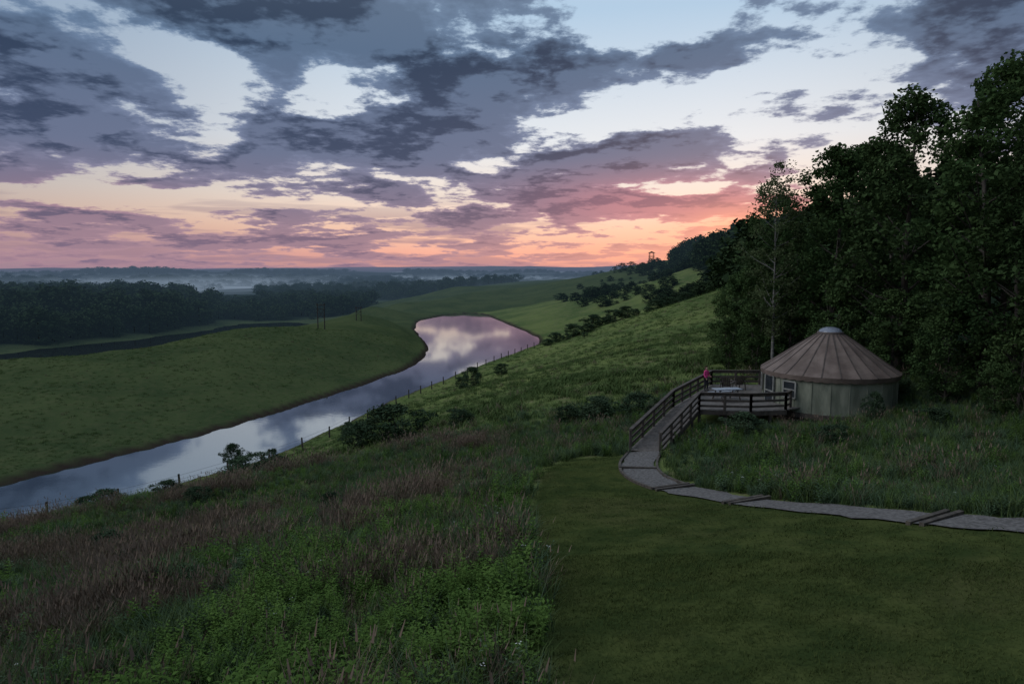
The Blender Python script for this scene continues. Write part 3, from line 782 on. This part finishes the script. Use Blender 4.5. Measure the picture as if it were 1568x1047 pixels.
mb = MB(); mb.lathe([(4.15, -.28), (4.15, -.02), (0.01, -.02)], 64, 0); mb.lathe([(3.9, -1.2), (3.9, -.28)], 48, 0); mb.obj('platform', [wood], root)

# picnic table
root = empty('picnic_table', (13.9, 43.6, ZD)); root.rotation_euler = (0, 0, R(12))
tm = solid('table_top', (.30, .33, .38), (.40, .43, .48), 4, .5, .1)
mb = MB()
for k in range(5): mb.beam((-.9, -.3 + k * .15, .75), (.9, -.3 + k * .15, .75), .135, .04)
mb.obj('table_top', [tm], root)
mb = MB()
for sg in (-1, 1):
    for k in range(2): mb.beam((-.9, sg * (.62 + k * .15), .44), (.9, sg * (.62 + k * .15), .44), .135, .04)
mb.obj('benches', [tm], root)
mb = MB()
for x in (-.62, .62):
    for sg in (-1, 1): mb.beam((x, sg * .2, .72), (x, sg * .68, .0), .04, .09)
    mb.beam((x + .045, -.75, .38), (x + .045, .75, .38), .04, .09); mb.beam((x + .045, -.33, .70), (x + .045, .33, .70), .04, .07)
mb.obj('legs', [wood], root)
def chair(x, y, rz):
    root = empty('deck_chair', (x, y, ZD)); root.rotation_euler = (0, 0, rz)
    mb = MB()
    for k in range(4): mb.beam((-.28, -.05 - k * .12, .36 + .02 * k), (.28, -.05 - k * .12, .36 + .02 * k), .1, .02)
    mb.obj('seat', [wood], root); mb = MB()
    for k in range(5): mb.beam((-.24 + k * .12, .0, .34), (-.26 + k * .13, .42, 1.08 - abs(k - 2) * .03), .1, .02, up=(0, -1, .3))
    mb.obj('backrest', [wood], root); mb = MB()
    for sx in (-.34, .34):
        mb.beam((sx, -.5, 0), (sx, -.5, .6), .04, .1, up=(0, 1, 0)); mb.beam((sx, .35, 0), (sx, .2, .6), .04, .1, up=(0, 1, 0)); mb.beam((sx, -.58, .61), (sx, .3, .61), .13, .025)
    mb.obj('arms_and_legs', [wood], root)
chair(14.9, 46.9, R(150)); chair(16.0, 47.6, R(190))

# ------------------------------------------------------------------ person (pink jacket) standing on the deck
jacket = solid('pink_jacket', (.62, .045, .20), (.72, .07, .27), 6, .8, .1)
pants = solid('dark_trousers', (.02, .022, .03), (.035, .037, .045), 6, .85, .1)
skin = solid('skin', (.42, .26, .19), (.5, .32, .24), 6, .6, 0)
hairm = solid('brown_hair', (.05, .03, .018), (.09, .055, .03), 20, .7, .2)
shoe = solid('shoe', (.03, .03, .03), (.05, .05, .05), 6, .7, 0)
person = empty('person', (13.55, 47.1, ZD)); person.rotation_euler = (0, 0, R(35)); person.scale = (1, 1, 1)
def skinned(name, verts, edges, radii, mat, sub=2, rootv=0):
    me = bpy.data.meshes.new(name); me.from_pydata(verts, edges, []); me.materials.append(mat)
    o = bpy.data.objects.new(name, me); COL.objects.link(o); o.parent = person
    sm = o.modifiers.new('skin', 'SKIN'); sm.use_smooth_shade = True
    for i, r_ in enumerate(radii):
        r_ = r_ if isinstance(r_, tuple) else (r_, r_)
        me.skin_vertices[0].data[i].radius = r_
    me.skin_vertices[0].data[rootv].use_root = True
    ss_ = o.modifiers.new('sub', 'SUBSURF'); ss_.levels = sub; ss_.render_levels = sub
    return o
skinned('trousers', [(0, 0, .90), (-.09, 0, .84), (-.11, -.02, .48), (-.115, .02, .10), (.09, 0, .84), (.11, -.04, .48), (.12, -.02, .10)],
        [(0, 1), (1, 2), (2, 3), (0, 4), (4, 5), (5, 6)], [(.14, .11), .095, .068, .05, .095, .068, .05], pants)
skinned('jacket', [(0, 0, .88), (0, .0, 1.08), (0, .01, 1.30), (0, 0, 1.42), (0, -.01, 1.47), (-.16, 0, 1.38), (-.22, .0, 1.12), (-.20, -.14, .95), (.16, 0, 1.38), (.23, -.02, 1.12), (.17, -.2, 1.02)],
        [(0, 1), (1, 2), (2, 3), (3, 4), (3, 5), (5, 6), (6, 7), (3, 8), (8, 9), (9, 10)],
        [(.165, .12), (.14, .105), (.165, .115), (.10, .08), .055, .065, .05, .038, .065, .05, .038], jacket)
skinned('head', [(0, -.01, 1.44), (0, -.015, 1.50), (0, -.03, 1.56), (0, -.01, 1.62), (0, -.005, 1.66)], [(0, 1), (1, 2), (2, 3), (3, 4)], [.048, .05, (.07, .08), (.078, .092), (.06, .07)], skin)
skinned('hair', [(0, .02, 1.64), (0, .03, 1.68), (0, .06, 1.58), (0, .07, 1.48), (0, .06, 1.38)], [(0, 1), (0, 2), (2, 3), (3, 4)], [(.085, .085), (.055, .06), (.08, .05), (.06, .035), (.03, .02)], hairm)
mb = MB()
mb.tube([(0, -.105, 1.59), (0, -.125, 1.565), (0, -.105, 1.55)], [.006, .014, .01], 6)
for sx in (-1, 1): mb.tube([(sx * .078, 0, 1.60), (sx * .09, .012, 1.585), (sx * .08, .004, 1.56)], [.008, .016, .006], 6)
mb.obj('nose_and_ears', [skin], person, True)
mb = MB()
for sx in (-1, 1): mb.tube([(sx * .03 - .012, -.104, 1.60), (sx * .03 + .012, -.104, 1.60)], [.006, .006], 6, 0, True)
mb.tube([(-.022, -.103, 1.528), (.022, -.103, 1.528)], [.004, .004], 6, 0, True)
mb.obj('eyes_and_mouth', [hairm], person)
for nm, w_, d_ in (('hand_left', Vector((-.20, -.15, .94)), Vector((.05, -.55, -.83))), ('hand_right', Vector((.17, -.21, 1.01)), Vector((-.25, -.9, .1)))):
    d_.normalize(); s_ = d_.cross(Vector((1, .2, 0))).normalized()
    s_ = Vector((0, s_.y, s_.z)).normalized(); nn = d_.cross(s_).normalized()
    vs = [w_, w_ + d_ * .05, w_ + d_ * .085]; es = [(0, 1), (1, 2)]; rd_ = [.024, (.034, .02), (.034, .018)]
    for k, L in enumerate((.062, .072, .068, .052)):
        b_ = w_ + d_ * .085 + s_ * (-.03 + .02 * k); i0 = len(vs)
        vs += [b_, b_ + d_ * L * .5 + nn * .006, b_ + d_ * L * .95 + nn * .026]; es += [(2, i0), (i0, i0 + 1), (i0 + 1, i0 + 2)]; rd_ += [.010, .009, .0075]
    i0 = len(vs); vs += [w_ + d_ * .04 - s_ * .036, w_ + d_ * .075 - s_ * .055 + nn * .01]; es += [(1, i0), (i0, i0 + 1)]; rd_ += [.012, .009]
    skinned(nm, [tuple(v) for v in vs], es, rd_, skin, 1)
skinned('shoe_left', [(-.115, .05, .05), (-.118, -.06, .045), (-.12, -.16, .035)], [(0, 1), (1, 2)], [(.045, .045), (.045, .04), (.04, .028)], shoe)
skinned('shoe_right', [(.12, .01, .05), (.125, -.10, .045), (.13, -.20, .035)], [(0, 1), (1, 2)], [(.045, .045), (.045, .04), (.04, .028)], shoe)

# ------------------------------------------------------------------ wire fence along the near bank
fencew = solid('fence_wood', (.028, .025, .022), (.06, .052, .046), 5, .9, .2)
nb = np.array(NEAR[3:]); tn_ = np.gradient(nb, axis=0); tn_ /= np.linalg.norm(tn_, axis=1)[:, None]
off = nb + np.stack([tn_[:, 1], -tn_[:, 0]], 1) * 4.5
seg = np.r_[0, np.cumsum(np.hypot(*np.diff(off, axis=0).T))]
root = empty('wire_fence'); mb = MB(); mw = MB(); prev = None
for sdist in np.arange(0, seg[-1], 6.0):
    x = np.interp(sdist, seg, off[:, 0]); y = np.interp(sdist, seg, off[:, 1]); z = H(x, y)
    lx_, ly_ = random.uniform(-.06, .06), random.uniform(-.06, .06)
    mb.tube([(x, y, z - .3), (x + lx_, y + ly_, z + 1.55)], [.12, .11], 6, 0, True)
    if prev:
        for hz in (.5, .95, 1.4): mw.tube([(prev[0], prev[1], prev[2] + hz), (x, y, z + hz)], [.012, .012], 3)
    prev = (x, y, z)
mb.obj('posts', [fencew], root); mw.obj('wires', [fencew], root)

# utility structures
def hframe(x, y, h, w):
    root = empty('utility_pole', (x, y, H(x, y) - .2)); mb = MB()
    for sx in (-1, 1): mb.tube([(sx * w / 2, 0, 0), (sx * w / 2, 0, h)], [.17, .12], 8, 0, True)
    mb.obj('poles', [fencew], root); mb = MB()
    mb.beam((-w * .65, 0, h - .5), (w * .65, 0, h - .5), .14, .18); mb.beam((-w * .6, 0, h - 1.7), (w * .6, 0, h - 1.7), .12, .16)
    mb.beam((-w / 2, .1, h - 1.7), (w / 2, .1, h * .4), .09, .09); mb.beam((w / 2, -.1, h - 1.7), (-w / 2, -.1, h * .4), .09, .09)
    mb.obj('crossarms', [fencew], root); mb = MB()
    for sx in (-.6, 0, .6): mb.lathe([(.02, h - .38), (.10, h - .3), (.05, h - .22), (.1, h - .14), (.02, h - .05)], 8, 0, (sx * w, 0))
    mb.obj('insulators', [fencew], root)
hframe(-56.6, 202, 7.8, 2.0); hframe(-54, 240, 5.2, 1.7); hframe(-98, 285, 8.5, 1.4)
root = empty('lookout_tower', (101, 498, H(101, 498) - .3)); mb = MB()
for sx in (-1, 1):
    for sy in (-1, 1): mb.beam((sx * 1.7, sy * 1.7, 0), (sx * 1.4, sy * 1.4, 7), .3, .3, up=(0, 1, 0))
for sg in (-1, 1):
    mb.beam((-1.6, sg * 1.6, .8), (1.4, sg * 1.4, 3.8), .15, .15); mb.beam((1.6, sg * 1.6, .8), (-1.4, sg * 1.4, 3.8), .15, .15)
mb.obj('legs', [fencew], root); mb = MB()
mb.beam((-1.9, 0, 4.2), (1.9, 0, 4.2), 3.8, .25)
for sg in (-1, 1): mb.beam((-1.8, sg * 1.8, 5.1), (1.8, sg * 1.8, 5.1), .12, .15); mb.beam((sg * 1.8, -1.8, 5.1), (sg * 1.8, 1.8, 5.1), .12, .15)
mb.obj('platform', [fencew], root); mb = MB()
mb.add([(-2.4, -2.4, 7), (2.4, -2.4, 7), (2.4, 2.4, 7), (-2.4, 2.4, 7), (0, 0, 8.4)], [(0, 1, 4), (1, 2, 4), (2, 3, 4), (3, 0, 4), (3, 2, 1, 0)])
mb.obj('roof', [fencew], root)

# ------------------------------------------------------------------ sky
w = bpy.data.worlds.new('World'); scene.world = w; w.use_nodes = True; w.node_tree.nodes.clear()
t = T(w.node_tree)
SUN_AZ, SUN_EL = 20.0, 1.5
d = t.n('ShaderNodeTexCoord').outputs['Generated']
sp = t.n('ShaderNodeSeparateXYZ'); t.set(sp.inputs[0], d); x, y, z = sp.outputs
DEG = 57.29578
azd = t.m('MULTIPLY', t.m('ARCTAN2', x, y), DEG)
eld = t.m('MULTIPLY', t.m('ARCSINE', z), DEG)
ae = t.comb(azd, eld, 0.0)
def gauss(a0, e0, sa, se, amp, acc=0.0):
    v = t.vm('MULTIPLY_ADD', ae, (1 / sa, 1 / se, 0), (-a0 / sa, -e0 / se, 0))
    return t.m('MULTIPLY_ADD', t.m('POWER', 0.36788, t.vm('DOT_PRODUCT', v, v)), amp, acc)
cov = 0.0
for b in [(-34, 12.5, 8, 3.4, 1.2), (-21, 18.7, 13, 2.5, 1.2), (-31, 8.2, 9, 1.8, 1.2), (-11.5, 9.6, 9, 3.8, 1.3), (0, 16.2, 9.0, 3.8, 1.4), (16.5, 16.2, 7, 1.4, 1.0),
          (30.8, 16.8, 4.5, 1.8, 1.1), (12.5, 8.4, 8, 2.3, 1.4), (11.8, 5.2, 12, 1.6, 1.2), (-24.6, 2.6, 16, 1.1, 1.1), (-19, 13, 3.4, 2.2, .9), (-5, 5.6, 10, 1.5, .9), (22, 12.2, 6, .8, .4),
          (-25.4, 15.2, 4.6, 1.0, -1.3), (-22.5, 10.3, 1.8, 1.4, -1.3), (-14.7, 15.0, 2.2, 1.2, -1.2), (27.5, 8.8, 6.0, 3.8, -1.3), (-24, 5.4, 14, .85, -1.3),
          (-2, 3.0, 15, .5, -.4), (14, 13.0, 7, 1.3, -1.1), (10.5, 18.8, 3.6, 1.7, -1.2), (-36, 18, 4, 1.5, -.8)]:
    cov = gauss(*b, acc=cov)
zz = t.m('ADD', t.m('MAXIMUM', z, 0.0), .12)
px = t.m('DIVIDE', x, zz); py = t.m('DIVIDE', y, zz)
pv = t.comb(px, py, 0.0)
na1 = t.noise(pv, 1.6, 8, .62, 0.0, '2D'); na2 = t.noise(t.vm('ADD', pv, (.10, .16, 0)), 1.6, 5, .62, 0.0, '2D')
s = t.m('MULTIPLY_ADD', cov, .118, na1)
s = t.m('SUBTRACT', s, t.ss(eld, 22.0, 36.0, 0.0, .05))
dens = t.ss(s, .478, .550)
core = t.ss(s, .50, .64)
bv = t.comb(t.m('MULTIPLY', azd, .055), t.m('MULTIPLY', eld, .75), 0.0)
ns = t.noise(bv, 1.0, 4, .6, 0.0, '2D')
strat = t.m('MULTIPLY', t.ss(ns, .48, .60), t.m('MULTIPLY', t.ss(eld, 7.0, 2.5), .7))
e01 = t.m('DIVIDE', t.m('MAXIMUM', eld, 0.0), 60.0, clamp=True)
bg = t.ramp(e01, [(0, (.56, .28, .28)), (.022, (.92, .44, .34)), (.055, (.94, .60, .45)), (.10, (.88, .75, .66)), (.17, (.78, .81, .85)), (.33, (.44, .60, .77)), (.6, (.44, .56, .72)), (1, (.36, .47, .62))])
side = t.ss(t.m('ABSOLUTE', t.m('SUBTRACT', azd, 6.0)), 8.0, 62.0, 1.0, .55)
bg = t.mix(1.0, bg, t.comb(side, side, side), 'MULTIPLY')
bluel = t.m('MULTIPLY', t.ss(azd, -10.0, -42.0), t.ss(eld, 3.0, 13.0, .12, .45))
bg = t.mix(bluel, bg, (.22, .32, .50))
# the band of colour fades to mauve away from the sunset point
lowl = t.m('MULTIPLY', t.ss(azd, -4.0, -34.0), t.ss(eld, 4.5, .8, 0.0, .55))
bg = t.mix(lowl, bg, (.30, .235, .34))
cc_core = t.ramp(e01, [(0, (.22, .16, .25)), (.045, (.17, .125, .205)), (.09, (.080, .082, .158)), (.15, (.040, .060, .125)), (.28, (.024, .045, .093)), (.6, (.12, .155, .21)), (1, (.15, .19, .26))])
cc_edge = t.ramp(e01, [(0, (.40, .24, .30)), (.045, (.43, .27, .33)), (.09, (.29, .235, .34)), (.15, (.20, .235, .37)), (.28, (.145, .225, .36)), (.6, (.26, .32, .40)), (1, (.26, .32, .40))])
pink = t.m('MINIMUM', gauss(12.0, 5.2, 10, 2.3, .85, gauss(19.5, 4.0, 5, 2.0, .6)), 1.0)
cc_core = t.mix(pink, cc_core, (.26, .12, .20)); cc_edge = t.mix(pink, cc_edge, (.68, .27, .32))
cc_edge = t.mix(gauss(-31.0, 5.0, 6, 1.3, .5), cc_edge, (.50, .24, .29))
lit = t.ss(t.m('SUBTRACT', na1, na2), -.06, .07, 1.0, .42)
cl = t.mix(t.m('MULTIPLY', core, lit, clamp=True), cc_edge, cc_core)
skyc = t.mix(strat, bg, t.mix(.5, cc_edge, cc_core))
skyc = t.mix(dens, skyc, cl)
glow = t.m('MINIMUM', gauss(20.0, 3.2, 6, 1.6, .8, gauss(13, 1.2, 14, 1.4, .42)), 1.0)
skyc = t.mix(glow, skyc, (1.0, .41, .27))
skyc = t.mix(t.ss(z, -.002, -.03), skyc, (.07, .085, .12))
st = t.n('ShaderNodeTexSky'); st.sky_type = 'NISHITA'; st.sun_disc = False
st.sun_elevation = R(SUN_EL); st.sun_rotation = R(SUN_AZ)
skyf = t.vm('MULTIPLY_ADD', st.outputs[0], (.01, .01, .01), skyc)
b1 = t.n('ShaderNodeBackground'); t.set(b1.inputs[0], skyf); t.set(b1.inputs[1], 1.0)
wo = t.n('ShaderNodeOutputWorld'); t.nt.links.new(b1.outputs[0], wo.inputs[0])

# added fill lamp to brighten the ground, like broad soft western sky light
sl = bpy.data.lights.new('sky_fill', 'SUN'); sl.energy = 1.0; sl.angle = R(40); sl.color = (.96, .97, 1.0)
so = bpy.data.objects.new('sky_fill', sl); COL.objects.link(so)
a_ = R(-95); e_ = R(40)
dirv = Vector((math.sin(a_) * math.cos(e_), math.cos(a_) * math.cos(e_), math.sin(e_)))
so.rotation_euler = dirv.to_track_quat('Z', 'Y').to_euler()

# ------------------------------------------------------------------ camera
cam = bpy.data.cameras.new('camera'); cam.lens = 24; cam.sensor_width = 36; cam.clip_end = 40000; cam.clip_start = .1
co = bpy.data.objects.new('camera', cam); COL.objects.link(co)
co.location = (0, 0, 24); co.rotation_euler = (R(90 - 6), 0, 0)
scene.camera = co
scene.view_settings.view_transform = 'Standard'
scene.view_settings.look = 'None'
scene.view_settings.exposure = 0
